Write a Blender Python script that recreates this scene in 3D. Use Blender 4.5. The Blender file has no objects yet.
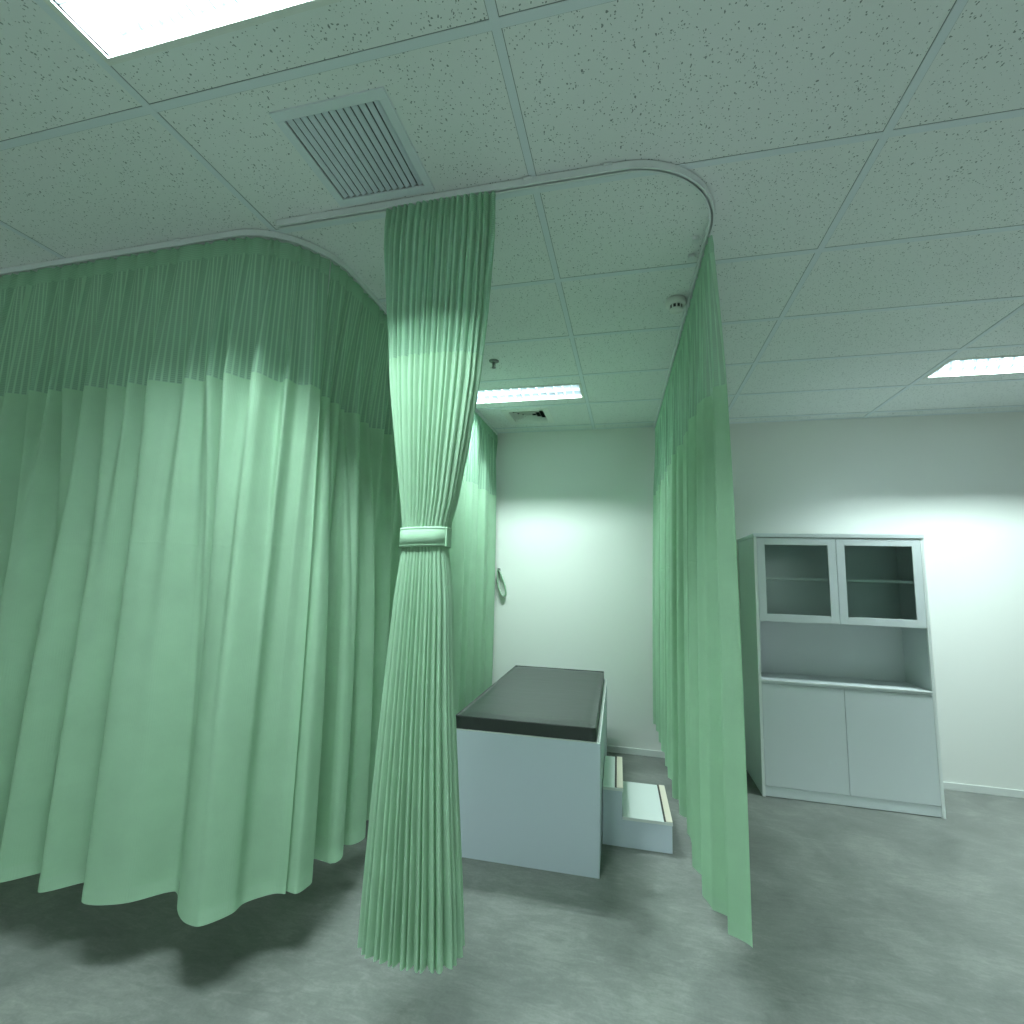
import bpy, bmesh, math, random
from mathutils import Vector, Matrix
random.seed(7)
C = bpy.context.scene.collection
PI = math.pi

# ------------------------------------------------------------------ measurements (metres)
FPX, YAW, PITCH, ROLL = 488.78, -0.24079, 0.13328, 0.03045
EYE = 1.565
ZC = 3.084            # ceiling height
YB = 4.856            # back wall
XL, XR, YF = -5.2, 5.4, -3.4
GX0, GY0 = -1.562, 1.108   # ceiling grid origin, cells 1.2 x 0.6
ZJ, ZH, ZT = 2.385, 0.28, 2.965   # net/fabric seam, hem, heading tape

# ------------------------------------------------------------------ materials
def mat(name, col=(.8,.8,.8), rough=.6, metal=0., spec=.5):
    m = bpy.data.materials.new(name); m.use_nodes = True
    b = m.node_tree.nodes['Principled BSDF']
    b.inputs['Base Color'].default_value = (*col, 1); b.inputs['Roughness'].default_value = rough
    b.inputs['Metallic'].default_value = metal; b.inputs['Specular IOR Level'].default_value = spec
    return m, m.node_tree, b
def node(nt, t, **kw):
    n = nt.nodes.new(t)
    for k, v in kw.items(): setattr(n, k, v)
    return n
def L(nt, a, b): nt.links.new(a, b)
def math_node(nt, op, a, b=None, c=None):
    n = node(nt, 'ShaderNodeMath', operation=op)
    for i, v in enumerate((a, b, c)):
        if v is None: continue
        if isinstance(v, (int, float)): n.inputs[i].default_value = v
        else: L(nt, v, n.inputs[i])
    return n.outputs[0]
def ramp(nt, fac, stops):
    r = node(nt, 'ShaderNodeValToRGB'); e = r.color_ramp.elements
    while len(e) < len(stops): e.new(.5)
    for i, (p, c) in enumerate(stops):
        e[i].position = p; e[i].color = (*c, 1) if len(c) == 3 else c
    L(nt, fac, r.inputs['Fac']); return r.outputs['Color']
def noise(nt, vec, scale, detail=4, rough=.6, dist=0.):
    n = node(nt, 'ShaderNodeTexNoise'); n.inputs['Scale'].default_value = scale
    n.inputs['Detail'].default_value = detail; n.inputs['Roughness'].default_value = rough
    n.inputs['Distortion'].default_value = dist
    if vec is not None: L(nt, vec, n.inputs['Vector'])
    return n.outputs['Fac']
def bump(nt, h, b, strength=.2, dist=.002):
    n = node(nt, 'ShaderNodeBump'); n.inputs['Strength'].default_value = strength
    n.inputs['Distance'].default_value = dist
    L(nt, h, n.inputs['Height']); L(nt, n.outputs[0], b.inputs['Normal'])
def objvec(nt, scale=(1,1,1)):
    t = node(nt, 'ShaderNodeTexCoord'); mp = node(nt, 'ShaderNodeMapping')
    mp.inputs['Scale'].default_value = scale; L(nt, t.outputs['Object'], mp.inputs['Vector'])
    return mp.outputs['Vector']

# acoustic ceiling tile with pin holes and short fissures
M_tile, nt, b = mat('acoustic_tile', (.74,.77,.74), .9, spec=.1)
v = objvec(nt)
nv = node(nt, 'ShaderNodeTexNoise'); nv.inputs['Scale'].default_value = 35; L(nt, v, nv.inputs['Vector'])
mx = node(nt, 'ShaderNodeVectorMath', operation='MULTIPLY_ADD'); mx.inputs[1].default_value = (.022,.022,0)
L(nt, nv.outputs['Color'], mx.inputs[0]); L(nt, v, mx.inputs[2])
def holes(scale, thr, stretch):
    mp = node(nt, 'ShaderNodeMapping'); mp.inputs['Scale'].default_value = stretch; L(nt, mx.outputs[0], mp.inputs['Vector'])
    vo = node(nt, 'ShaderNodeTexVoronoi', voronoi_dimensions='3D'); vo.inputs['Scale'].default_value = scale
    L(nt, mp.outputs[0], vo.inputs['Vector'])
    sep = node(nt, 'ShaderNodeSeparateColor'); L(nt, vo.outputs['Color'], sep.inputs[0])
    r = math_node(nt, 'MULTIPLY', sep.outputs[0], thr)
    return math_node(nt, 'LESS_THAN', vo.outputs['Distance'], r)
h = math_node(nt, 'MAXIMUM', holes(112, .29, (1,1,.0001)), holes(62, .17, (1,.6,.0001)))
mixc = node(nt, 'ShaderNodeMix', data_type='RGBA'); L(nt, h, mixc.inputs['Factor'])
mixc.inputs['A'].default_value = (.82,.85,.84,1); mixc.inputs['B'].default_value = (.27,.31,.30,1)
L(nt, mixc.outputs['Result'], b.inputs['Base Color'])

M_grid = mat('ceiling_grid_steel', (.74,.80,.83), .45)[0]
M_wall, nt, b = mat('wall_paint', (.83,.84,.80), .75, spec=.25)
bump(nt, noise(nt, objvec(nt), 60, 6), b, .05, .001)
M_base = mat('skirting_vinyl', (.72,.74,.72), .5)[0]

M_floor, nt, b = mat('mottled_grey_floor', (.3,.3,.3), .45, spec=.35)
v = objvec(nt)
n1 = noise(nt, v, 2.2, 8, .62, .6); n2 = noise(nt, objvec(nt, (1,3.2,1)), 9, 8, .7, 1.2); n3 = noise(nt, v, 90, 3, .6)
s = math_node(nt, 'ADD', math_node(nt, 'MULTIPLY', n1, .5), math_node(nt, 'MULTIPLY', n2, .38))
s = math_node(nt, 'ADD', s, math_node(nt, 'MULTIPLY', n3, .12))
L(nt, ramp(nt, s, [(.32,(.13,.138,.128)),(.5,(.205,.215,.20)),(.68,(.33,.335,.31))]), b.inputs['Base Color'])
L(nt, ramp(nt, n2, [(.3,(.38,.38,.38)),(.7,(.6,.6,.6))]), b.inputs['Roughness'])
bump(nt, n3, b, .06, .001)

GREEN = (.44,.66,.47)
def cloth(name, col=GREEN, trans=.26, crease=None, var=.06):
    m = bpy.data.materials.new(name); m.use_nodes = True; nt = m.node_tree; nt.nodes.clear()
    out = node(nt, 'ShaderNodeOutputMaterial')
    d = node(nt, 'ShaderNodeBsdfDiffuse'); t = node(nt, 'ShaderNodeBsdfTranslucent'); mx = node(nt, 'ShaderNodeMixShader')
    uv = node(nt, 'ShaderNodeTexCoord').outputs['UV']
    mp = node(nt, 'ShaderNodeMapping'); mp.inputs['Scale'].default_value = (1,1,1); L(nt, uv, mp.inputs['Vector'])
    f = noise(nt, mp.outputs[0], 5, 6, .6)
    cr = ramp(nt, f, [(.25, tuple(c*(1-var) for c in col)), (.75, tuple(min(1,c*(1+var)) for c in col))])
    L(nt, cr, d.inputs['Color'])
    tint = node(nt, 'ShaderNodeMix', data_type='RGBA', blend_type='MULTIPLY'); tint.inputs['Factor'].default_value = 1
    L(nt, cr, tint.inputs['A']); tint.inputs['B'].default_value = (.82,1,.76,1); L(nt, tint.outputs['Result'], t.inputs['Color'])
    sx = node(nt, 'ShaderNodeSeparateXYZ'); L(nt, mp.outputs[0], sx.inputs[0])
    # woven ribbing plus faint horizontal packing creases
    w1 = math_node(nt, 'SINE', math_node(nt, 'MULTIPLY', sx.outputs[0], 900))
    h = math_node(nt, 'MULTIPLY', w1, .08)
    if crease:
        nz = noise(nt, mp.outputs[0], 6, 3)
        for zc, amp in crease:
            dz = math_node(nt, 'SUBTRACT', math_node(nt, 'ADD', sx.outputs[1], math_node(nt, 'MULTIPLY', nz, .05)), zc+.025)
            g = math_node(nt, 'MULTIPLY', math_node(nt, 'GREATER_THAN', noise(nt, mp.outputs[0], 2.1, 1), .5), 1.); g = math_node(nt, 'MULTIPLY', g, math_node(nt, 'POWER', 2.718, math_node(nt, 'MULTIPLY', math_node(nt, 'MULTIPLY', dz, dz), -24000)))
            h = math_node(nt, 'ADD', h, math_node(nt, 'MULTIPLY', g, amp))
    bp = node(nt, 'ShaderNodeBump'); bp.inputs['Strength'].default_value = .5; bp.inputs['Distance'].default_value = .003
    L(nt, h, bp.inputs['Height']); L(nt, bp.outputs[0], d.inputs['Normal'])
    mx.inputs[0].default_value = trans
    L(nt, d.outputs[0], mx.inputs[1]); L(nt, t.outputs[0], mx.inputs[2]); L(nt, mx.outputs[0], out.inputs['Surface'])
    return m
M_cloth = cloth('green_curtain_cloth', crease=[(1.665, .5), (.93, .15)])
M_hem = cloth('green_hem_cloth', trans=.15)
M_tape = cloth('green_heading_tape', (.36,.66,.46), trans=.25)
M_tie = cloth('green_tie_cloth', (.43,.65,.46), trans=.1)
# the see-through net at the top: opaque pale cords with open net between them
def netmat(name, period, open_a, cord_w):
    m = bpy.data.materials.new(name); m.use_nodes = True; nt = m.node_tree; nt.nodes.clear()
    out = node(nt, 'ShaderNodeOutputMaterial')
    uv = node(nt, 'ShaderNodeTexCoord').outputs['UV']
    sx = node(nt, 'ShaderNodeSeparateXYZ'); L(nt, uv, sx.inputs[0])
    fr = math_node(nt, 'FRACT', math_node(nt, 'DIVIDE', sx.outputs[0], period))
    cord = math_node(nt, 'LESS_THAN', fr, cord_w)
    fv = math_node(nt, 'FRACT', math_node(nt, 'DIVIDE', sx.outputs[1], .009))
    rung = math_node(nt, 'LESS_THAN', fv, .45)
    al = math_node(nt, 'MAXIMUM', math_node(nt, 'MULTIPLY', cord, .94), math_node(nt, 'ADD', open_a, math_node(nt, 'MULTIPLY', rung, .16)))
    colm = node(nt, 'ShaderNodeMix', data_type='RGBA'); L(nt, cord, colm.inputs['Factor'])
    colm.inputs['A'].default_value = (.40,.65,.46,1); colm.inputs['B'].default_value = (.45,.69,.50,1)
    d = node(nt, 'ShaderNodeBsdfDiffuse'); t = node(nt, 'ShaderNodeBsdfTranslucent'); tr = node(nt, 'ShaderNodeBsdfTransparent')
    m1 = node(nt, 'ShaderNodeMixShader'); m1.inputs[0].default_value = .3
    L(nt, colm.outputs['Result'], d.inputs['Color']); L(nt, colm.outputs['Result'], t.inputs['Color'])
    L(nt, d.outputs[0], m1.inputs[1]); L(nt, t.outputs[0], m1.inputs[2])
    m2 = node(nt, 'ShaderNodeMixShader'); L(nt, al, m2.inputs[0]); L(nt, tr.outputs[0], m2.inputs[1]); L(nt, m1.outputs[0], m2.inputs[2])
    L(nt, m2.outputs[0], out.inputs['Surface'])
    return m
M_net = netmat('green_curtain_net', .028, .66, .30)
M_tape = netmat('green_heading_tape', .05, .80, -1.)
M_net_tied = netmat('green_gathered_net', .022, .74, .42)

M_rail = mat('white_curtain_rail', (.74,.78,.78), .4)[0]
M_dark = mat('dark_recess', (.03,.035,.035), .8)[0]
M_glider = mat('glider_plastic', (.62,.68,.66), .5)[0]
M_lam = mat('pale_grey_laminate', (.63,.69,.77), .42, spec=.4)[0]
M_edge = mat('white_edge_band', (.82,.85,.84), .4)[0]
M_cab = mat('cabinet_pale_grey_laminate', (.70,.74,.76), .45, spec=.4)[0]
M_cabin = mat('cabinet_interior_laminate', (.50,.54,.56), .55)[0]
M_vinyl, nt, b = mat('black_vinyl', (.032,.038,.036), .36, spec=.6)
v = objvec(nt)
n1 = noise(nt, objvec(nt, (1,2.4,1)), 3.5, 3, .5, .8); n2 = noise(nt, v, 260, 2)
bump(nt, math_node(nt, 'ADD', n1, math_node(nt, 'MULTIPLY', n2, .02)), b, .35, .006)
M_cream = mat('cream_tread_strip', (.78,.70,.58), .6)[0]
M_strip = mat('dark_tread_line', (.06,.05,.045), .6)[0]
M_grille = mat('grille_aluminium', (.72,.78,.84), .45)[0]
M_white = mat('white_plastic', (.78,.80,.76), .45)[0]
M_steel = mat('chrome_steel', (.20,.22,.21), .35, .8)[0]
M_reflect = mat('lamp_reflector', (.50,.56,.62), .28, .85)[0]
M_paper = mat('white_paper', (.8,.8,.78), .8)[0]
def emis(name, col, s):
    m = bpy.data.materials.new(name); m.use_nodes = True; nt = m.node_tree; nt.nodes.clear()
    o = node(nt, 'ShaderNodeOutputMaterial'); e = node(nt, 'ShaderNodeEmission')
    e.inputs[0].default_value = (*col, 1); e.inputs[1].default_value = s; L(nt, e.outputs[0], o.inputs[0]); return m
LAMP = (.77, .97, .95)
M_tube = emis('fluorescent_tube_glow', (.85,1.,1.), 24)
# clear glass
M_glass = bpy.data.materials.new('clear_glass'); M_glass.use_nodes = True; nt = M_glass.node_tree; nt.nodes.clear()
o = node(nt, 'ShaderNodeOutputMaterial'); g = node(nt, 'ShaderNodeBsdfGlossy'); g.inputs['Roughness'].default_value = .03
t = node(nt, 'ShaderNodeBsdfTransparent'); t.inputs[0].default_value = (.86,.94,.92,1)
fr = node(nt, 'ShaderNodeFresnel'); fr.inputs[0].default_value = 1.5; mx = node(nt, 'ShaderNodeMixShader')
L(nt, fr.outputs[0], mx.inputs[0]); L(nt, t.outputs[0], mx.inputs[1]); L(nt, g.outputs[0], mx.inputs[2]); L(nt, mx.outputs[0], o.inputs[0])

# ------------------------------------------------------------------ helpers
def finish(name, bm, m, parent=None, smooth=False):
    me = bpy.data.meshes.new(name); bm.normal_update(); bm.to_mesh(me); bm.free()
    me.materials.append(m)
    if smooth:
        for p in me.polygons: p.use_smooth = True
    o = bpy.data.objects.new(name, me); C.objects.link(o)
    if parent: o.parent = parent; o.matrix_parent_inverse = Matrix.Translation(-parent.location)
    return o
def thing(name, label, cat, loc=(0,0,0), group=None):
    o = bpy.data.objects.new(name, None); C.objects.link(o); o.location = loc; o.empty_display_size = .1
    o['label'] = label; o['category'] = cat
    if group: o['group'] = group
    return o
def tag(o, label, cat, group=None):
    o['label'] = label; o['category'] = cat
    if group: o['group'] = group
    return o
def bx(bm, x0, x1, y0, y1, z0, z1, bev=0.):
    r = bmesh.ops.create_cube(bm, size=1)
    for v in r['verts']:
        v.co = Vector(((x0+x1)/2 + v.co.x*(x1-x0), (y0+y1)/2 + v.co.y*(y1-y0), (z0+z1)/2 + v.co.z*(z1-z0)))
    if bev:
        es = {e for v in r['verts'] for e in v.link_edges}
        bmesh.ops.bevel(bm, geom=list(es), offset=bev, segments=2, affect='EDGES', profile=.5)
def box(name, x0, x1, y0, y1, z0, z1, m, parent=None, bev=0.):
    bm = bmesh.new(); bx(bm, x0, x1, y0, y1, z0, z1, bev); return finish(name, bm, m, parent)
def struct(o): o['kind'] = 'structure'; return o
def lathe(bm, prof, cx, cy, n=32):
    rings = []
    for r, z in prof:
        rings.append([bm.verts.new((cx+r*math.cos(2*PI*i/n), cy+r*math.sin(2*PI*i/n), z)) for i in range(n)])
    for a, b_ in zip(rings, rings[1:]):
        for i in range(n): bm.faces.new((a[i], a[(i+1)%n], b_[(i+1)%n], b_[i]))
    bm.faces.new(rings[0][::-1]); bm.faces.new(rings[-1])

# ------------------------------------------------------------------ room shell
LAMPS = [(-.962,.81), (-.962,3.81), (2.638,3.81), (2.638,.81), (-.962,-2.19), (2.638,-2.19), (-4.562,-2.19), (-4.562,.81)]  # first three belong to the visible room light; the others are added fill
LW, LD = 1.14, .28
holes_ = [(x-LW/2, x+LW/2, y-LD/2, y+LD/2) for x, y in LAMPS]
AC = (-1.142, -.786, 1.236, 1.592); VENT = (-1.10, -.78, 4.225, 4.525)
holes_ += [AC, VENT]
xs = sorted({XL, XR, *[h[0] for h in holes_], *[h[1] for h in holes_]}); ys = sorted({YF, YB, *[h[2] for h in holes_], *[h[3] for h in holes_]})
bm = bmesh.new()
for i in range(len(xs)-1):
    for j in range(len(ys)-1):
        cx, cy = (xs[i]+xs[i+1])/2, (ys[j]+ys[j+1])/2
        if any(h[0] < cx < h[1] and h[2] < cy < h[3] for h in holes_): continue
        bx(bm, xs[i], xs[i+1], ys[j], ys[j+1], ZC, ZC+.012)
struct(finish('ceiling', bm, M_tile))
struct(box('wall_back', XL-.1, XR+.1, YB, YB+.1, -.1, ZC+.3, M_wall))
struct(box('wall_left', XL-.1, XL, YF-.1, YB, -.1, ZC+.3, M_wall))
struct(box('wall_right', XR, XR+.1, YF-.1, YB, -.1, ZC+.3, M_wall))
struct(box('wall_front', XL, XR, YF-.1, YF, -.1, ZC+.3, M_wall))
struct(box('floor', XL, XR, YF, YB, -.1, 0, M_floor))
struct(box('baseboard_back', XL, XR, YB-.01, YB, 0, .055, M_base, bev=.002))
struct(box('baseboard_right', XR-.01, XR, YF, YB-.01, 0, .055, M_base, bev=.002))
struct(box('baseboard_left', XL, XL+.01, YF, YB-.01, 0, .055, M_base, bev=.002))
# exposed T-bars: flat flange with a fine dark reveal along each side
gxs = [GX0+1.2*k for k in range(-4, 7)]; gys = [GY0+.6*k for k in range(-8, 8)]
gxs = [x for x in gxs if XL < x < XR]; gys = [y for y in gys if YF < y < YB-.05]
bm = bmesh.new()
for x in gxs: bx(bm, x-.0135, x+.0135, YF, YB, ZC-.0035, ZC-.0005, .0008)
for y in gys: bx(bm, XL, XR, y-.0135, y+.0135, ZC-.003, ZC-.0005, .0008)
bx(bm, XL, XR, YB-.022, YB, ZC-.004, ZC-.0005)
struct(finish('trim_1', bm, M_grid))
bm = bmesh.new()
for x in gxs: bx(bm, x-.0155, x+.0155, YF, YB, ZC-.0004, ZC+.001)
for y in gys: bx(bm, XL, XR, y-.0155, y+.0155, ZC-.0004, ZC+.001)
struct(finish('trim_2', bm, mat('reveal_shadow_gap', (.25,.29,.28), .8)[0]))

# ------------------------------------------------------------------ recessed louvred lamps
def lamp(cx, cy, label, power):
    t = thing('ceiling_light', label, 'light', (cx, cy, ZC), 'recessed louvred ceiling lights')
    x0, x1, y0, y1 = cx-LW/2, cx+LW/2, cy-LD/2, cy+LD/2
    bm = bmesh.new()
    bx(bm, x0-.015, x1+.015, y0-.015, y0+.004, ZC-.006, ZC); bx(bm, x0-.015, x1+.015, y1-.004, y1+.015, ZC-.006, ZC)
    bx(bm, x0-.015, x0+.004, y0, y1, ZC-.006, ZC); bx(bm, x1-.004, x1+.015, y0, y1, ZC-.006, ZC)
    finish('frame', bm, M_white, t)
    bm = bmesh.new(); zt = ZC+.10
    bx(bm, x0, x1, y0, y1, zt, zt+.005)
    bx(bm, x0-.005, x0, y0, y1, ZC, zt); bx(bm, x1, x1+.005, y0, y1, ZC, zt)
    bx(bm, x0, x1, y0-.005, y0, ZC, zt); bx(bm, x0, x1, y1, y1+.005, ZC, zt)
    finish('housing', bm, M_white, t)
    bm = bmesh.new(); n = 16
    for k in range(1, n):
        x = x0+LW*k/n; bx(bm, x-.0015, x+.0015, y0, y1, ZC+.002, ZC+.044)
    # side and centre parabolic reflectors
    for yc, s0 in ((y0, 1), (y1, -1), (cy, 1), (cy, -1)):
        pts = [(yc+s0*.002, ZC+.001), (yc+s0*.006, ZC+.02), (yc+s0*.016, ZC+.04), (yc+s0*.034, ZC+.062)]
        for a, b_ in zip(pts, pts[1:]):
            vs = [bm.verts.new(p) for p in ((x0,*a),(x1,*a),(x1,*b_),(x0,*b_))]; bm.faces.new(vs)
    finish('louvre', bm, M_reflect, t)
    for s_ in (-1, 1):
        yc = cy+s_*LD/4
        bm = bmesh.new()
        r = bmesh.ops.create_cone(bm, segments=14, radius1=.013, radius2=.013, depth=LW-.04, cap_ends=True)
        bmesh.ops.rotate(bm, verts=bm.verts, matrix=Matrix.Rotation(PI/2, 3, 'Y')); bmesh.ops.translate(bm, verts=bm.verts, vec=(cx, yc, ZC+.07))
        finish('tube', bm, M_tube, t, True)
    for s_ in (-1, 1):
        l = bpy.data.lights.new('lamp_light', 'AREA'); l.shape = 'RECTANGLE'; l.size = LW-.05; l.size_y = .024
        l.energy = power; l.color = LAMP; l.spread = math.radians(150)
        lo = bpy.data.objects.new('lamp_light', l); C.objects.link(lo); lo.location = (0, s_*LD/4, .054); lo.parent = t
    return t
PW = 33
lamp(*LAMPS[0], 'bright ceiling light nearest the camera, over the front of the cubicle', PW*.85)
lamp(*LAMPS[1], 'recessed ceiling light inside the curtained cubicle above the examination bed', PW*.80)
lamp(*LAMPS[2], 'recessed ceiling light in front of the grey glass-door cabinet', PW*.9)
for p, fill_label, k_ in zip(LAMPS[3:], ('to the right of the camera', 'straight behind the camera', 'behind the camera on the right', 'behind the camera on the left', 'over the far left of the room'), (1.2, .4, 1.2, .4, .5)):  # out-of-view fixtures added to raise the general fill light
    lamp(*p, 'added unseen ceiling fill light '+fill_label, PW*k_)

# ------------------------------------------------------------------ return-air grille and diffuser
t = thing('ceiling_grille', 'square slatted grey air grille in the ceiling in front of the tied curtain', 'air grille', ((AC[0]+AC[1])/2, (AC[2]+AC[3])/2, ZC))
x0, x1, y0, y1 = AC; w = .033
bm = bmesh.new()
bx(bm, x0-w, x1+w, y0-w, y0, ZC-.007, ZC+.002, .001); bx(bm, x0-w, x1+w, y1, y1+w, ZC-.007, ZC+.002, .001)
bx(bm, x0-w, x0, y0, y1, ZC-.007, ZC+.002, .001); bx(bm, x1, x1+w, y0, y1, ZC-.007, ZC+.002, .001)
finish('frame', bm, M_grid, t)
bm = bmesh.new()
bx(bm, x0, x1, y0, y1, ZC+.07, ZC+.074)
for a in (x0-.003, x1): bx(bm, a, a+.003, y0, y1, ZC, ZC+.07)
for a in (y0-.003, y1): bx(bm, x0, x1, a, a+.003, ZC, ZC+.07)
finish('duct', bm, mat('duct_grey', (.12,.14,.16), .7)[0], t)
n = 13
for k in range(n):
    x = x0+(x1-x0)*(k+.5)/n
    bm = bmesh.new(); tw = .018
    vs = [(x-.0095, ZC-.001), (x-.0085, ZC-.002), (x+.0085, ZC+.0075), (x+.0075, ZC+.0085)]
    a = [bm.verts.new((p[0], y0, p[1])) for p in vs]; b_ = [bm.verts.new((p[0], y1, p[1])) for p in vs]
    for i in range(4): bm.faces.new((a[i], a[(i+1)%4], b_[(i+1)%4], b_[i]))
    bm.faces.new(a[::-1]); bm.faces.new(b_)
    finish('slat', bm, M_grille, t)

x0, x1, y0, y1 = VENT; cx, cy = (x0+x1)/2, (y0+y1)/2
t = thing('ceiling_diffuser', 'small square four-way air diffuser in the cubicle ceiling near the back wall', 'air vent', (cx, cy, ZC))
def ring(bm, ao, ai, zo, zi, th=.002):
    q = [(-1,-1),(1,-1),(1,1),(-1,1)]
    hx, hy = (x1-x0)/2, (y1-y0)/2
    O = [bm.verts.new((cx+sx*hx*ao, cy+sy*hy*ao, zo)) for sx, sy in q]; I = [bm.verts.new((cx+sx*hx*ai, cy+sy*hy*ai, zi)) for sx, sy in q]
    O2 = [bm.verts.new((cx+sx*hx*ao, cy+sy*hy*ao, zo+th)) for sx, sy in q]; I2 = [bm.verts.new((cx+sx*hx*ai, cy+sy*hy*ai, zi+th)) for sx, sy in q]
    for i in range(4):
        j = (i+1)%4
        bm.faces.new((O[i],O[j],I[j],I[i])); bm.faces.new((O2[j],O2[i],I2[i],I2[j])); bm.faces.new((I[i],I[j],I2[j],I2[i])); bm.faces.new((O[j],O[i],O2[i],O2[j]))
bm = bmesh.new(); ring(bm, 1.36, 1.0, ZC-.006, ZC-.002, .006); finish('frame', bm, M_white, t)
bm = bmesh.new()
bx(bm, x0, x1, y0, y1, ZC+.09, ZC+.094)
for a in (x0-.003, x1): bx(bm, a, a+.003, y0, y1, ZC, ZC+.09)
for a in (y0-.003, y1): bx(bm, x0, x1, a, a+.003, ZC, ZC+.09)
finish('duct', bm, M_dark, t)
for k in range(4):
    bm = bmesh.new(); ring(bm, 1.0-.24*k, .90-.24*k, ZC-.004, ZC+.028); finish('blade', bm, M_white, t)

# ------------------------------------------------------------------ smoke detector, sprinkler
t = thing('smoke_detector', 'round white smoke detector on the ceiling beside the right-hand curtain', 'smoke detector', (.240, 2.605, ZC))
bm = bmesh.new(); lathe(bm, [(.052,ZC),(.054,ZC-.012),(.052,ZC-.03),(.046,ZC-.036)], .240, 2.605); finish('base', bm, M_white, t, True)
bm = bmesh.new(); lathe(bm, [(.034,ZC-.036),(.034,ZC-.054),(.030,ZC-.058)], .240, 2.605); finish('chamber', bm, M_dark, t, True)
for k in range(10):
    a = 2*PI*k/10; bm = bmesh.new()
    bx(bm, -.004, .004, -.0355, -.030, ZC-.056, ZC-.034); bmesh.ops.rotate(bm, verts=bm.verts, matrix=Matrix.Rotation(a, 3, 'Z')); bmesh.ops.translate(bm, verts=bm.verts, vec=(.240,2.605,0))
    finish('rib', bm, M_white, t)
bm = bmesh.new(); lathe(bm, [(.036,ZC-.056),(.034,ZC-.064),(.012,ZC-.068)], .240, 2.605); finish('cap', bm, M_white, t, True)
SX, SY = -.942, 3.163
t = thing('fire_sprinkler', 'small metal fire sprinkler head hanging from the cubicle ceiling', 'sprinkler', (SX, SY, ZC))
bm = bmesh.new(); lathe(bm, [(.036,ZC+.004),(.035,ZC-.004),(.026,ZC-.008),(.012,ZC-.009)], SX, SY); finish('escutcheon', bm, M_steel, t, True)
bm = bmesh.new(); lathe(bm, [(.010,ZC-.008),(.010,ZC-.022),(.006,ZC-.026),(.004,ZC-.046)], SX, SY, 16); bx(bm, SX-.012, SX-.009, SY-.002, SY+.002, ZC-.05, ZC-.02); bx(bm, SX+.009, SX+.012, SY-.002, SY+.002, ZC-.05, ZC-.02)
finish('stem', bm, M_steel, t)
bm = bmesh.new(); lathe(bm, [(.004,ZC-.048),(.016,ZC-.050),(.016,ZC-.052),(.004,ZC-.053)], SX, SY, 16); finish('deflector', bm, M_steel, t, True)

# ------------------------------------------------------------------ curtain tracks
def dense(pts, step=.01):
    out = []
    for a, b_ in zip(pts, pts[1:]):
        a, b_ = Vector(a), Vector(b_); n = max(1, int((b_-a).length/step))
        for i in range(n): out.append(a.lerp(b_, i/n))
    out.append(Vector(pts[-1])); return out
def arc(cx, cy, r, a0, a1, n=16):
    return [(cx+r*math.cos(a0+(a1-a0)*i/n), cy+r*math.sin(a0+(a1-a0)*i/n)) for i in range(n+1)]
def track(name, pts, label, clips):
    P = [Vector(p) for p in pts]
    t = thing(name, label, 'curtain track', (P[0].x, P[0].y, ZC-.034))
    prof = [(-.004,-.032),(-.012,-.032),(-.012,-.004),(.012,-.004),(.012,-.032),(.004,-.032),(.004,-.029),(.009,-.029),(.009,-.008),(-.009,-.008),(-.009,-.029),(-.004,-.029)]
    bm = bmesh.new(); prev = None
    for i, p in enumerate(P):
        a = P[max(0,i-1)]; b_ = P[min(len(P)-1,i+1)]; d = (b_-a).normalized(); n = Vector((d.y,-d.x))
        r = [bm.verts.new((p.x+n.x*u, p.y+n.y*u, ZC+z)) for u, z in prof]
        if prev:
            for k in range(len(prof)): bm.faces.new((prev[k], prev[(k+1)%len(prof)], r[(k+1)%len(prof)], r[k]))
        prev = r
    bmesh.ops.recalc_face_normals(bm, faces=bm.faces)
    finish('rail', bm, M_rail, t)
    for (x, y) in clips:
        box('mounting_clip', x-.016, x+.016, y-.02, y+.02, ZC-.012, ZC-.0036, M_rail, t, .002)
    return t
XT = -1.375
trackL = [(XL+.02,1.668)] + [(-1.9,1.668)] + arc(XT-.36, 1.668+.36, .36, -PI/2, 0) + [(XT,4.84)]
R0 = .36
trackR = [(-1.50,1.650)] + [(-.4,1.648),(-.03,1.648)] + arc(-.03, 1.648+R0, R0, -PI/2, 0) + [(.23,4.84)]
track('curtain_track', trackL, 'white ceiling track carrying the left-hand curtains around a rounded corner', [(-2.05,1.668),(XT,2.35),(XT,3.3)])
track('curtain_track', trackR, 'white ceiling track carrying the tied curtain, rounding a corner to the right', [(-.38,1.648),(-.08,1.648),(.25,3.9)])
# two end-stop pulleys beside the right rail
box('track_stop', .265, .295, 2.10, 2.13, ZC-.018, ZC-.0005, M_rail, None, .003)
tag(bpy.data.objects['track_stop'], 'tiny grey ceiling fixing beside the top of the right-hand curtain, nearer of two', 'ceiling fixing')
o = box('track_stop', .262, .292, 2.22, 2.25, ZC-.018, ZC-.0005, M_rail, None, .003)
tag(o, 'tiny grey ceiling fixing beside the top of the right-hand curtain, farther of two', 'ceiling fixing')

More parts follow.
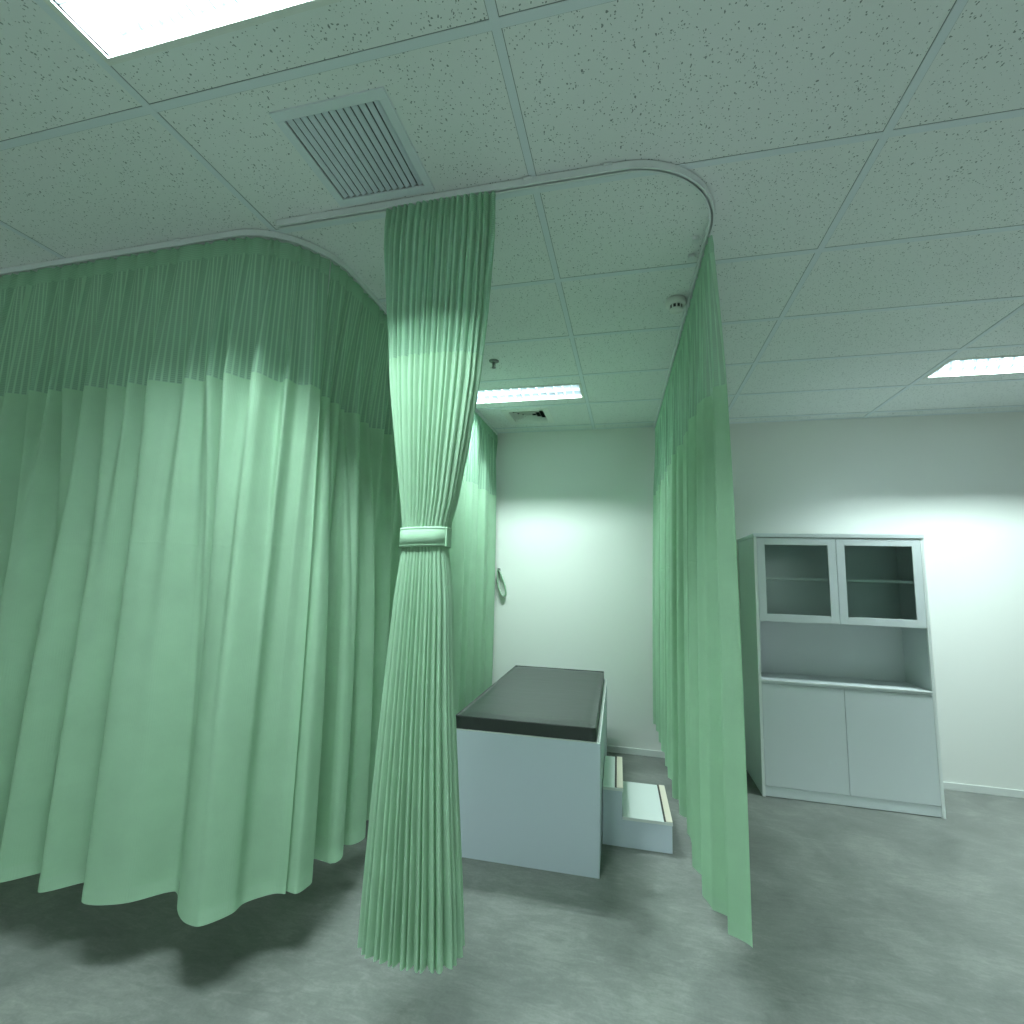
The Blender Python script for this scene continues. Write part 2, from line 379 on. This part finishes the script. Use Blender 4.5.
# ------------------------------------------------------------------ curtains
class Path:
    def __init__(s, pts):
        s.P = dense(pts, .01); s.S = [0]
        for a, b_ in zip(s.P, s.P[1:]): s.S.append(s.S[-1]+(b_-a).length)
    def at(s, t):
        import bisect
        t = min(max(t, 0), s.S[-1]-1e-6); i = max(0, bisect.bisect_right(s.S, t)-1); i = min(i, len(s.P)-2)
        f = (t-s.S[i])/(s.S[i+1]-s.S[i]+1e-9); p = s.P[i].lerp(s.P[i+1], f)
        j0, j1 = max(0, i-3), min(len(s.P)-1, i+4)
        d = (s.P[j1]-s.P[j0]).normalized(); return p, d, Vector((d.y, -d.x))   # normal to the right of travel
    def near(s, q):
        q = Vector(q); i = min(range(len(s.P)), key=lambda k: (s.P[k]-q).length); return s.S[i]
def smoothpts(kn, t):
    """kn: sorted [(t,x,y)]; monotone-ish Catmull-Rom"""
    import bisect
    ts = [k[0] for k in kn]; i = bisect.bisect_right(ts, t)-1; i = max(0, min(i, len(kn)-2))
    a, b_ = kn[i], kn[i+1]; f = min(1, max(0, (t-a[0])/(b_[0]-a[0])))
    p0 = Vector(kn[i-1][1:]) if i > 0 else Vector(a[1:]); p1 = Vector(a[1:]); p2 = Vector(b_[1:]); p3 = Vector(kn[i+2][1:]) if i+2 < len(kn) else Vector(b_[1:])
    return .5*((2*p1)+(p2-p0)*f+(2*p0-5*p1+4*p2-p3)*f*f+(3*p1-p0-3*p2+p3)*f**3)
def knots(path, pts):
    out = []; last = -1
    for p in pts:
        t = max(path.near(p), last+.008); out.append((t, p[0], p[1])); last = t
    return out
def sheet(name, rows, zs, us, m, parent, uoff=0.):
    bm = bmesh.new(); uvl = bm.loops.layers.uv.new('uv'); V = []
    for r, z in zip(rows, zs): V.append([bm.verts.new((p[0], p[1], z if not isinstance(z, list) else z[i])) for i, p in enumerate(r)])
    for j in range(len(V)-1):
        for i in range(len(V[j])-1):
            f = bm.faces.new((V[j][i], V[j][i+1], V[j+1][i+1], V[j+1][i]))
            for lp, (a, c) in zip(f.loops, ((j,i),(j,i+1),(j+1,i+1),(j+1,i))):
                lp[uvl].uv = (us[c]+uoff, zs[a] if not isinstance(zs[a], list) else zs[a][c])
    return finish(name, bm, m, parent, True)
def curtain(name, label, path, t0, t1, junc, hem, pleat=.107, side=1, step=.0045, zhem=ZH, net=M_net, pleats=None, group='green hospital curtains'):
    """junc/hem: functions t -> Vector; cloth hangs between track (pinch pleats) and hem"""
    n = int((t1-t0)/step); T = [t0+(t1-t0)*i/n for i in range(n+1)]
    rnd = random.Random(label)
    ph = rnd.random()*pleat*.3
    def top(t, k):
        p, d, nn = path.at(t); x = ((t-t0-ph)/pleat) % 1.0; x = min(x, 1-x)      # 0 at pleat
        if pleats: x = min(.5, min(abs(t-q) for q in pleats)/.11)
        pk = math.exp(-(x/.085)**2); bow = math.cos(2*PI*x)
        return p + nn*side*(k*(.028*pk) - .009*bow)
    J = [junc(t) for t in T]; H = [hem(t) for t in T]; TP = [top(t, 1.) for t in T]
    us = [0]
    for a, b_ in zip(J, J[1:]): us.append(us[-1]+(b_-a).length)
    p0, d0, n0 = path.at(t0)
    t_ = thing(name, label, 'curtain', (H[0].x, H[0].y, zhem), group)
    def row(z):
        if z >= ZT: return TP if z > ZT+.001 else TP
        if z >= ZJ:
            f = (z-ZJ)/(ZT-ZJ); f = f**1.2
            return [a.lerp(b_, f) for a, b_ in zip(J, TP)]
        f = (ZJ-z)/(ZJ-zhem); f = 1-(1-min(f,1))**2.3
        return [a.lerp(b_, f) for a, b_ in zip(J, H)]
    zn = [ZJ+(ZT-ZJ)*i/10 for i in range(11)]
    sheet('net_panel', [row(z) for z in zn], zn, us, net, t_)
    zf = [zhem+.05+(ZJ-zhem-.05)*i/28 for i in range(29)]
    sheet('fabric_panel', [row(z) for z in zf], zf, us, M_cloth, t_)
    # heading tape pinched into pleats
    zt = [ZT, ZT+.03, ZC-.040]
    sheet('heading_tape', [TP, TP, [top(t, .75) for t in T]], zt, us, M_tape, t_)
    # doubled hem, front and back layer
    hb = []
    for i in range(len(T)):
        a, b_ = H[max(0,i-1)], H[min(len(H)-1,i+1)]; d = (b_-a); d = d.normalized() if d.length > 1e-6 else Vector((1,0)); hb.append(Vector((d.y,-d.x))*side)
    rA = row(zhem+.05)
    sheet('hem', [[p+q*.0008 for p, q in zip(rA, hb)], [p+q*.0008 for p, q in zip(H, hb)]], [zhem+.052, zhem], us, M_hem, t_)
    k = 0; xs_ = [q for q in pleats if t0 < q < t1] if pleats else [t0+ph+pleat*i for i in range(int((t1-t0)/pleat))]
    for x in xs_:
        if x > t0:
            p, d, nn = path.at(x); bm = bmesh.new()
            bx(bm, p.x-.003, p.x+.003, p.y-.003, p.y+.003, ZC-.052, ZC-.0325); bx(bm, p.x-.0035, p.x+.0035, p.y-.0035, p.y+.0035, ZC-.052, ZC-.045)
            finish('curtain_glider', bm, M_glider, t_); k += 1
    return t_

PL = Path(trackL); PR = Path(trackR)
tseam = PL.near((XT-.02, 1.885))
# front-left curtain: measured seam-line (net/fabric) and hem crests
jl = [(-2.005,1.672),(-1.953,1.693),(-1.89,1.640),(-1.839,1.688),(-1.765,1.632),(-1.735,1.702),(-1.668,1.622),(-1.63,1.690),(-1.60,1.707),(-1.548,1.640),(-1.518,1.655),(-1.510,1.715),(-1.492,1.755),(-1.440,1.722),(-1.436,1.790),(-1.39,1.800),(-1.376,1.800),(-1.37,1.86)]
jleft = []; x = -5.15; r = random.Random(3)
while x < -2.12:
    jleft += [(x, 1.700+r.uniform(-.01,.01)), (x+.055+r.uniform(-.01,.01), 1.636+r.uniform(-.01,.008))]; x += .125+r.uniform(-.02,.03)
hleft = []; x = -5.15
while x < -1.98:
    hleft += [(x, 1.735+r.uniform(-.02,.02)), (x+.10, 1.628+r.uniform(-.02,.02))]; x += .22+r.uniform(-.02,.04)
hl = [(-1.90,1.66),(-1.80,1.76),(-1.755,1.765),(-1.672,1.690),(-1.60,1.648),(-1.539,1.638),(-1.512,1.649),(-1.482,1.690),(-1.462,1.735),(-1.462,1.795),(-1.438,1.853),(-1.375,1.889),(-1.360,1.905)]
kj = knots(PL, jleft+jl); kh = [k for k in knots(PL, hleft+hl) if k[0] < tseam-.05] + [(tseam-.03,-1.400,1.868),(tseam-.004,-1.350,1.884),(tseam+.03,-1.330,1.890)]
curtain('hospital_curtain', 'wide green curtain across the left front, hanging closed with a net top', PL, .05, tseam-.004,
        lambda t: smoothpts(kj, t), lambda t: smoothpts(kh, t), side=1,
        pleats=[k[0] for k in kj if (k[1] < -1.5 and k[2] < 1.665) or (k[1], k[2]) in ((-1.440,1.722),(-1.376,1.800))])
js = [(-1.425,1.90),(-1.447,1.935),(-1.403,1.941),(-1.40,1.975),(-1.448,2.020),(-1.404,2.026),(-1.40,2.06),(-1.442,2.10),(-1.418,2.125),(-1.443,2.160),(-1.387,2.176),(-1.385,2.22),(-1.46,2.30),(-1.409,2.345)]
y = 2.42; r = random.Random(9)
while y < 3.05: js += [(-1.442, y), (-1.375, y+.045)]; y += .115+r.uniform(-.02,.02)
hs = [(-1.372,1.884),(-1.308,1.899),(-1.296,1.94),(-1.302,1.986),(-1.37,2.04),(-1.415,2.10),(-1.397,2.128),(-1.35,2.126),(-1.300,2.118),(-1.278,2.153),(-1.30,2.21),(-1.362,2.262),(-1.300,2.277),(-1.272,2.33),(-1.29,2.384)]
y = 2.47
while y < 3.05: hs += [(-1.415, y), (-1.305, y+.08)]; y += .19+r.uniform(-.02,.03)
kj2 = knots(PL, js); kh2 = [(tseam,-1.385,1.905),(tseam+.012,-1.340,1.897)]+[k for k in knots(PL, hs[1:]) if k[0] > tseam+.015]
curtain('hospital_curtain', 'green curtain rounding the left corner behind the tied-back curtain, deep straight folds', PL, tseam+.004, PL.near((XT,2.965)),
        lambda t: smoothpts(kj2, t), lambda t: smoothpts(kh2, t), side=1,
        pleats=[k[0] for k in kj2 if k[1] > -1.41 and (k[1], k[2]) not in ((-1.40,1.975),(-1.40,2.06),(-1.385,2.22))])
def wavy(path, seed, aj, ah, period, lead=0., bias=0.):
    r = random.Random(seed); xs_ = []; t = -.3; sgn = 1
    while t < path.S[-1]+.3:
        xs_.append((t, sgn*r.uniform(.6,1.15))); sgn = -sgn; t += period/2*r.uniform(.72,1.35)
    def f(t, amp):
        import bisect
        i = max(0, min(bisect.bisect_right([q[0] for q in xs_], t)-1, len(xs_)-2)); a, b_ = xs_[i], xs_[i+1]
        u = (t-a[0])/(b_[0]-a[0]); w = a[1]+(b_[1]-a[1])*(.5-.5*math.cos(PI*u))+.28*math.sin(t*2*PI/(period*.43)+seed)
        p, d, nn = path.at(t); return p+nn*(w*amp+bias)+d*(amp*.25*math.sin(2*PI*u))
    return (lambda t: f(t, aj)), (lambda t: f(t, ah))
j3, h3 = wavy(PL, 21, .030, .050, .28, bias=.006)
curtain('hospital_curtain', 'green curtain down the left side of the cubicle, reaching the back wall beside the bed', PL, PL.near((XT,2.985)), PL.S[-1]-.025,
        j3, h3, side=1, pleat=.10)
# right-hand curtain: starts just behind the rounded corner, leading panel swings outwards
tr0 = PR.near((.33,2.045)); tr1 = PR.S[-1]-.02
j4, h4 = wavy(PR, 12, .028, .046, .24, bias=.006)
def lead(f, x_edge, y_edge, span):
    def g(t):
        q = f(t); w = max(0., 1-(t-tr0)/span)
        if w <= 0: return q
        w = w*w*(3-2*w)
        p = f(tr0); return q.lerp(Vector((x_edge, y_edge+(t-tr0)*.85)), w)
    return g
curtain('hospital_curtain', 'long green curtain down the right side of the cubicle, its open edge toward the camera', PR, tr0, tr1,
        lead(j4, .385, 2.075, .075), lead(h4, .412, 2.060, .085), side=1, pleat=.085, zhem=.30, step=.004)

# ------------------------------------------------------------------ tied-back curtain
def interp(tab, z):
    if z >= tab[0][0]: return tab[0][1:]
    for a, b_ in zip(tab, tab[1:]):
        if z >= b_[0]:
            f = (a[0]-z)/(a[0]-b_[0]); return tuple(x+(y-x)*f for x, y in zip(a[1:], b_[1:]))
    return tab[-1][1:]
# z, left x, right x, half depth, pleat amplitude, centre y
TIED = [(3.045,-.978,-.505,.016,.010,1.650),(2.97,-.980,-.503,.020,.012,1.650),(2.87,-.975,-.505,.032,.013,1.655),(2.56,-.943,-.526,.055,.012,1.665),(2.29,-.912,-.549,.062,.010,1.668),(2.06,-.873,-.583,.064,.009,1.670),
        (1.84,-.840,-.622,.060,.006,1.678),(1.74,-.828,-.648,.056,.003,1.682),(1.70,-.824,-.652,.055,.002,1.682),(1.66,-.824,-.650,.056,.003,1.682),(1.48,-.842,-.624,.062,.007,1.680),(1.12,-.862,-.600,.070,.010,1.680),
        (.79,-.880,-.572,.080,.013,1.685),(.56,-.890,-.552,.088,.015,1.690),(.335,-.900,-.538,.096,.017,1.700)]
tied = thing('hospital_curtain', 'green curtain gathered in the middle by a tie band, nearest curtain to the camera', 'curtain', (-.72,1.71,.335), 'green hospital curtains')
NP = 36; NS = 16
def tied_row(z, top=False):
    xl, xr, b_, amp, cy = interp(TIED, z); a = (xr-xl)/2-amp*.95; cx = (xl+xr)/2
    K = 240; pts = []
    for i in range(K+1):
        th = -PI+2*PI*i/K
        e = .75                       # slightly boxy oval
        c_, s_ = math.cos(th), math.sin(th)
        pts.append(Vector((cx+a*math.copysign(abs(c_)**e, c_), cy+b_*math.copysign(abs(s_)**e, s_))))
    S = [0]
    for p, q in zip(pts, pts[1:]): S.append(S[-1]+(q-p).length)
    out = []; N = NP*NS; import bisect
    r = random.Random(4); jit = [r.uniform(-.25,.25) for _ in range(NP+1)]; jit[-1] = jit[0]; am = [r.uniform(.8,1.2) for _ in range(NP)]
    for i in range(N+1):
        k, f = divmod(i, NS); f = f/NS
        if k == NP: k, f = NP-1, 1.
        u = (k+jit[k]+f*(1+jit[k+1]-jit[k]))/NP % 1.0
        s_ = u*S[-1]; j = max(0, min(bisect.bisect_right(S, s_)-1, K-1)); g = (s_-S[j])/(S[j+1]-S[j]+1e-9)
        p = pts[j].lerp(pts[j+1], g); d = (pts[min(K,j+2)]-pts[max(0,j-1)]).normalized(); n_ = Vector((d.y,-d.x))
        prof = math.sin(PI*f)**.8
        skew = amp*.6*math.sin(PI*f)*(.6 if k%2 else -.3)
        out.append(p+n_*(amp*2*am[k]*(prof-.55))+d*skew)
    return out
us = [i*1.9/(NP*NS) for i in range(NP*NS+1)]
zn = [2.387+(2.965-2.387)*i/12 for i in range(13)]
sheet('net_panel', [tied_row(z) for z in zn], zn, us, M_net_tied, tied)
zf = [.385+(2.387-.385)*i/44 for i in range(45)]
sheet('fabric_panel', [tied_row(z) for z in zf], zf, us, M_cloth, tied)
zt = [2.965, 3.0, 3.046]; sheet('heading_tape', [tied_row(z) for z in zt], zt, us, M_tape, tied)
r = random.Random(8); dz = [r.uniform(-.006,.006) for _ in range(NP+1)]; dz[-1] = dz[0]
def zrow(z):
    return [z + dz[min(i//NS, NP-1)]*(1-(i%NS)/NS)+dz[min(i//NS+1, NP)]*((i%NS)/NS) for i in range(NP*NS+1)]
sheet('hem', [tied_row(.385), tied_row(.335)], [.385, zrow(.335)], us, M_hem, tied)
for k in range(17):
    x = -.965+.0282*k
    bm = bmesh.new(); bx(bm, x-.003, x+.003, 1.645, 1.651, ZC-.050, ZC-.0325); bx(bm, x-.0045, x+.0045, 1.643, 1.653, ZC-.050, ZC-.042)
    finish('curtain_glider', bm, M_glider, tied)
# tie band
band = thing('curtain_tie_band', 'green fabric tie band around the waist of the gathered curtain', 'tieback', (-.733,1.695,1.663))
def band_ring(z0, z1, off, m, name, th=.004, a0=0, a1=2*PI):
    bm = bmesh.new(); K = 96; prev = None; uvl = bm.loops.layers.uv.new('uv')
    for i in range(K+1):
        th_ = a0+(a1-a0)*i/K; c_, s_ = math.cos(th_), math.sin(th_); e = .8
        def P(r_): return (-.740+(.0905+r_)*math.copysign(abs(c_)**e, c_), 1.683+(.066+r_)*math.copysign(abs(s_)**e, s_))
        tilt = .004*math.cos(th_)
        row = [bm.verts.new((*P(off), z0+tilt)), bm.verts.new((*P(off+th), z0+tilt)), bm.verts.new((*P(off+th), z1+tilt)), bm.verts.new((*P(off), z1+tilt))]
        if prev:
            for k in range(4): bm.faces.new((prev[k], row[k], row[(k+1)%4], prev[(k+1)%4]))
        prev = row
    bmesh.ops.recalc_face_normals(bm, faces=bm.faces)
    return finish(name, bm, m, band, True)
band_ring(1.664, 1.736, 0, M_tie, 'band')
band_ring(1.7285, 1.7305, .004, M_tie, 'stitched_edge', .0009)
band_ring(1.6695, 1.6715, .004, M_tie, 'stitched_edge', .0009)
bm = bmesh.new(); bx(bm, -.7415+.091, -.7415+.098, 1.650, 1.695, 1.668, 1.738, .002); finish('fastening_tab', bm, M_tie, band)

# ------------------------------------------------------------------ spare tie band on a wall hook
hk = thing('hanging_tieback', 'loose green fabric loop hanging from a hook on the back wall by the far-left curtain', 'tieback', (-1.30,4.80,1.38))
bm = bmesh.new(); prev = None
K = 40; RB = []
for i in range(K+1):
    u = i/K; a = 2*PI*u
    wz = .135*math.cos(a); wx = .036*math.sin(a)*(1-.35*math.cos(a))
    x = -1.275+wx-.26*wz; z = 1.515+wz
    row = [bm.verts.new((x, YB-.055, z)), bm.verts.new((x+.0, YB-.012, z-.01))]
    if prev: bm.faces.new((prev[0], row[0], row[1], prev[1]))
    prev = row
o = finish('loop', bm, M_tie, hk, True)
s_ = o.modifiers.new('s', 'SOLIDIFY'); s_.thickness = .006
bm = bmesh.new(); bx(bm, -1.309, -1.302, YB-.06, YB, 1.630, 1.640, .002); bx(bm, -1.309, -1.302, YB-.064, YB-.056, 1.630, 1.656, .002); bx(bm, -1.325, -1.295, YB-.005, YB, 1.615, 1.655, .002)
finish('hook', bm, M_steel, hk)

# ------------------------------------------------------------------ examination bed
BX0, BX1, BY0, BY1, BZ = -1.03, -.165, 2.86, 4.68, .677
bed = thing('examination_bed', 'pale grey boxed examination bed base standing on the floor of the cubicle', 'bed', ((BX0+BX1)/2, (BY0+BY1)/2, 0))
bt = .022
box('front_panel', BX0, BX1, BY0, BY0+bt, 0, BZ, M_lam, bed, .0015)
box('back_panel', BX0, BX1, BY1-bt, BY1, 0, BZ, M_lam, bed, .0015)
box('side_panel', BX1-bt, BX1-.0005, BY0+bt+.001, BY1-bt-.001, .001, BZ-.0005, M_lam, bed, .0015)
box('side_panel', BX0, BX0+bt, BY0+bt+.001, BY1-bt-.001, 0, BZ, M_lam, bed, .0015)
box('bed_board', BX0+bt, BX1-bt, BY0+bt, BY1-bt, BZ-.05, BZ-.03, M_lam, bed)
bm = bmesh.new(); bx(bm, BX0+.001, BX1-.001, BY0+.0005, BY0+bt-.001, BZ, BZ+.0018); bx(bm, BX1-bt+.001, BX1-.001, BY0+bt, BY1-.001, BZ, BZ+.0018); bx(bm, BX0+.001, BX0+bt-.001, BY0+bt, BY1-.001, BZ, BZ+.0018)
finish('edge_banding', bm, M_edge, bed)
mt = thing('mattress', 'flat black vinyl mattress lying on the grey examination bed', 'mattress', ((BX0+BX1)/2, (BY0+BY1)/2, BZ-.03))
bm = bmesh.new()
mx0, mx1, my0, my1, mz0, mz1 = BX0+bt+.003, BX1-bt-.008, BY0+bt+.002, BY1-bt-.02, BZ-.03, .757
NX, NY = 24, 48; r = random.Random(2)
bx(bm, mx0, mx1, my0, my1, mz0, mz1)
bmesh.ops.subdivide_edges(bm, edges=bm.edges, cuts=20, use_grid_fill=True)
for v in bm.verts:
    u = (v.co.x-mx0)/(mx1-mx0); w = (v.co.y-my0)/(my1-my0); tz = (v.co.z-mz0)/(mz1-mz0)
    if tz > .99:
        e = min(u, 1-u)*(mx1-mx0); f = min(w, 1-w)*(my1-my0); q = min(e, f)
        v.co.z -= .010*math.exp(-q/.012)
        v.co.z += .003*math.sin(u*9+w*5)*min(1, q/.1)
        if w > .82: v.co.z += .004*math.sin((u*1.6+w*3)*14)*min(1, q/.08)*(w-.82)/.18*u
    elif .01 < tz < .99:
        s_ = math.sin(PI*tz)*.004; v.co.x += s_*(1 if u > .99 else -1 if u < .01 else 0); v.co.y += s_*(1 if w > .99 else -1 if w < .01 else 0)*.4
finish('cover', bm, M_vinyl, mt, True)
def loop_tube(bm, pts, rad, n=6):
    prev = None; first = None; N = len(pts)
    for i, p in enumerate(pts):
        d = (Vector(pts[(i+1)%N])-Vector(pts[i-1])).normalized(); up = Vector((0,0,1)); s_ = d.cross(up).normalized()
        ring_ = [bm.verts.new(Vector(p)+s_*rad*math.cos(2*PI*k/n)+up*rad*math.sin(2*PI*k/n)) for k in range(n)]
        if prev:
            for k in range(n): bm.faces.new((prev[k], prev[(k+1)%n], ring_[(k+1)%n], ring_[k]))
        else: first = ring_
        prev = ring_
    for k in range(n): bm.faces.new((prev[k], prev[(k+1)%n], first[(k+1)%n], first[k]))
bm = bmesh.new(); zz = mz1-.010; q = .012
cor = [(mx1-q,my0+q,-PI/2),(mx1-q,my1-q,0),(mx0+q,my1-q,PI/2),(mx0+q,my0+q,PI)]; pts = []
for cx_, cy_, a0 in cor:
    for k in range(5): a = a0+PI/2*k/4; pts.append((cx_+(q+.0005)*math.cos(a), cy_+(q+.0005)*math.sin(a), zz))
loop_tube(bm, pts, .0032); finish('piping', bm, M_vinyl, mt, True)

# ------------------------------------------------------------------ step stool
st = thing('step_stool', 'two-tread grey step stool with cream tread strips beside the bed', 'step stool', (.04, 3.47, 0))
sy0, sy1 = 3.215, 3.75; sx0, sx1, sx2 = BX1+.004, -.045, .245
bm = bmesh.new(); bx(bm, sx0, sx1, sy0, sy1, 0, .309, .0015); bx(bm, sx1-.001, sx2-.004, sy0, sy1, 0, .152, .0015); finish('body', bm, M_lam, st)
box('tread', sx0, sx1+.006, sy0-.004, sy1, .309, .327, M_edge, st, .0015)
box('tread', sx1+.001, sx2, sy0-.004, sy1, .152, .170, M_edge, st, .0015)
for xe, z in ((sx1+.006, .327), (sx2, .170)):
    box('tread_strip', xe-.038, xe-.001, sy0-.002, sy1-.002, z, z+.003, M_cream, st)
    box('strip_line', xe-.050, xe-.0385, sy0-.002, sy1-.002, z, z+.002, M_strip, st)
    box('strip_line', xe-.001, xe+.0012, sy0-.002, sy1-.002, z-.012, z+.003, M_strip, st)

# the bed stands about three degrees off square, the stool with it
PV = Vector((-.162, 2.86, 0)); RZ = math.radians(1.5)
for o_ in (bed, mt, st):
    d_ = o_.location-PV; o_.location = PV + Matrix.Rotation(RZ, 3, 'Z') @ d_; o_.rotation_euler = (0,0,RZ)

# ------------------------------------------------------------------ cabinet
CX0, CXM, CX1, CY0, CY1, CZ = .955, 1.535, 2.115, 4.25, 4.842, 1.975
cab = thing('storage_cabinet', 'tall pale grey cabinet with glass upper doors and an open niche, against the back wall', 'cabinet', ((CX0+CX1)/2, CY0, 0))
tk = .02
bm = bmesh.new()
bx(bm, CX0, CX0+tk, CY0+.02, CY1, .0, CZ-.03, .001); bx(bm, CX1-tk, CX1, CY0+.02, CY1, .0, CZ-.03, .001)
bx(bm, CX0+tk, CX1-tk, CY0+.35, CY0+.365, .846, CZ-.03)             # back of niche and upper cupboard
bx(bm, CX0+tk, CX1-tk, CY1-.012, CY1, .06, .82)
bx(bm, CX0+tk, CX1-tk, CY0+.02, CY0+.35, 1.285, 1.303)             # floor of glass cupboard
bx(bm, CX0+tk, CX1-tk, CY0+.03, CY1-.012, .07, .088)
finish('carcass', bm, M_cab, cab)
box('side_edge', CX0-.001, CX0+tk, CY0, CY0+.0195, .0, CZ-.03, M_edge, cab, .001)
box('side_edge', CX1-tk, CX1+.001, CY0, CY0+.0195, .0, CZ-.03, M_edge, cab, .001)
box('top_panel', CX0-.004, CX1+.004, CY0-.006, CY1, CZ-.03, CZ, M_cab, cab, .0015)
box('worktop', CX0+tk, CX1-tk, CY0-.004, CY0+.35, .822, .846, M_cab, cab, .001)
box('worktop_edge', CX0+tk, CX1-tk, CY0-.008, CY0-.0042, .838, .8465, M_edge, cab, .001)
box('shelf', CX0+tk, CX1-tk, CY0+.03, CY0+.348, 1.612, 1.630, M_edge, cab, .001)
box('plinth', CX0+tk, CX1-tk, CY0+.004, CY0+.02, .005, .075, M_cab, cab, .001)
def door(x0, x1, z0, z1, glass):
    if not glass:
        return box('door', x0, x1, CY0, CY0+.018, z0, z1, M_cab, cab, .0012)
    fw = .056; bm = bmesh.new()
    bx(bm, x0, x0+fw, CY0, CY0+.018, z0, z1, .001); bx(bm, x1-fw, x1, CY0, CY0+.018, z0, z1, .001)
    bx(bm, x0+fw, x1-fw, CY0, CY0+.018, z0, z0+fw, .001); bx(bm, x0+fw, x1-fw, CY0, CY0+.018, z1-fw, z1, .001)
    d = finish('door', bm, M_cab, cab)
    bm = bmesh.new(); bx(bm, x0+fw-.004, x1-fw+.004, CY0+.010, CY0+.014, z0+fw-.004, z1-fw+.004)
    me = finish('glass_pane', bm, M_glass, None); me.parent = d; me.matrix_parent_inverse = d.matrix_parent_inverse.copy()*0+Matrix.Identity(4) if False else Matrix.Identity(4)
    me.location = (0,0,0)
    return d
g = .0015
for a, b_ in ((CX0+tk+g, CXM-g), (CXM+g, CX1-tk-g)):
    d = door(a, b_, 1.290, CZ-.034, True); d.name = 'glass_door'
    door(a, b_, .078, .819, False)
# lock rosette on each lower pair is not visible; the doors stay plain

# ------------------------------------------------------------------ scrap of paper on the floor
bm = bmesh.new()
vs = [bm.verts.new(p) for p in ((-1.792,2.245,.001),(-1.772,2.240,.003),(-1.768,2.252,.006),(-1.787,2.258,.002))]; f = bm.faces.new(vs)
e = bmesh.ops.extrude_face_region(bm, geom=[f]); bmesh.ops.translate(bm, verts=[v for v in e['geom'] if isinstance(v, bmesh.types.BMVert)], vec=(0,0,.001))
tag(finish('paper_scrap', bm, M_paper), 'tiny white scrap of paper on the dark floor under the left curtain', 'paper scrap')

# ------------------------------------------------------------------ world, camera
w = bpy.data.worlds.new('room_dark'); bpy.context.scene.world = w; w.use_nodes = True
w.node_tree.nodes['Background'].inputs[0].default_value = (.02,.025,.025,1); w.node_tree.nodes['Background'].inputs[1].default_value = .3
cd = bpy.data.cameras.new('camera'); co = bpy.data.objects.new('camera', cd); C.objects.link(co)
cd.sensor_width = 36; cd.lens = FPX/1024*36; cd.clip_start = .02; cd.clip_end = 60
f = Vector((math.sin(YAW)*math.cos(PITCH), math.cos(YAW)*math.cos(PITCH), math.sin(PITCH)))
r0 = Vector((math.cos(YAW), -math.sin(YAW), 0)); u0 = r0.cross(f)
rt = math.cos(ROLL)*r0+math.sin(ROLL)*u0; up = rt.cross(f)
co.matrix_world = Matrix(((rt.x,up.x,-f.x,0),(rt.y,up.y,-f.y,0),(rt.z,up.z,-f.z,EYE),(0,0,0,1)))
sc = bpy.context.scene; sc.camera = co
sc.view_settings.view_transform = 'Standard'; sc.view_settings.look = 'None'; sc.view_settings.gamma = 1; sc.view_settings.use_curve_mapping = False
sc.view_settings.exposure = 0.2
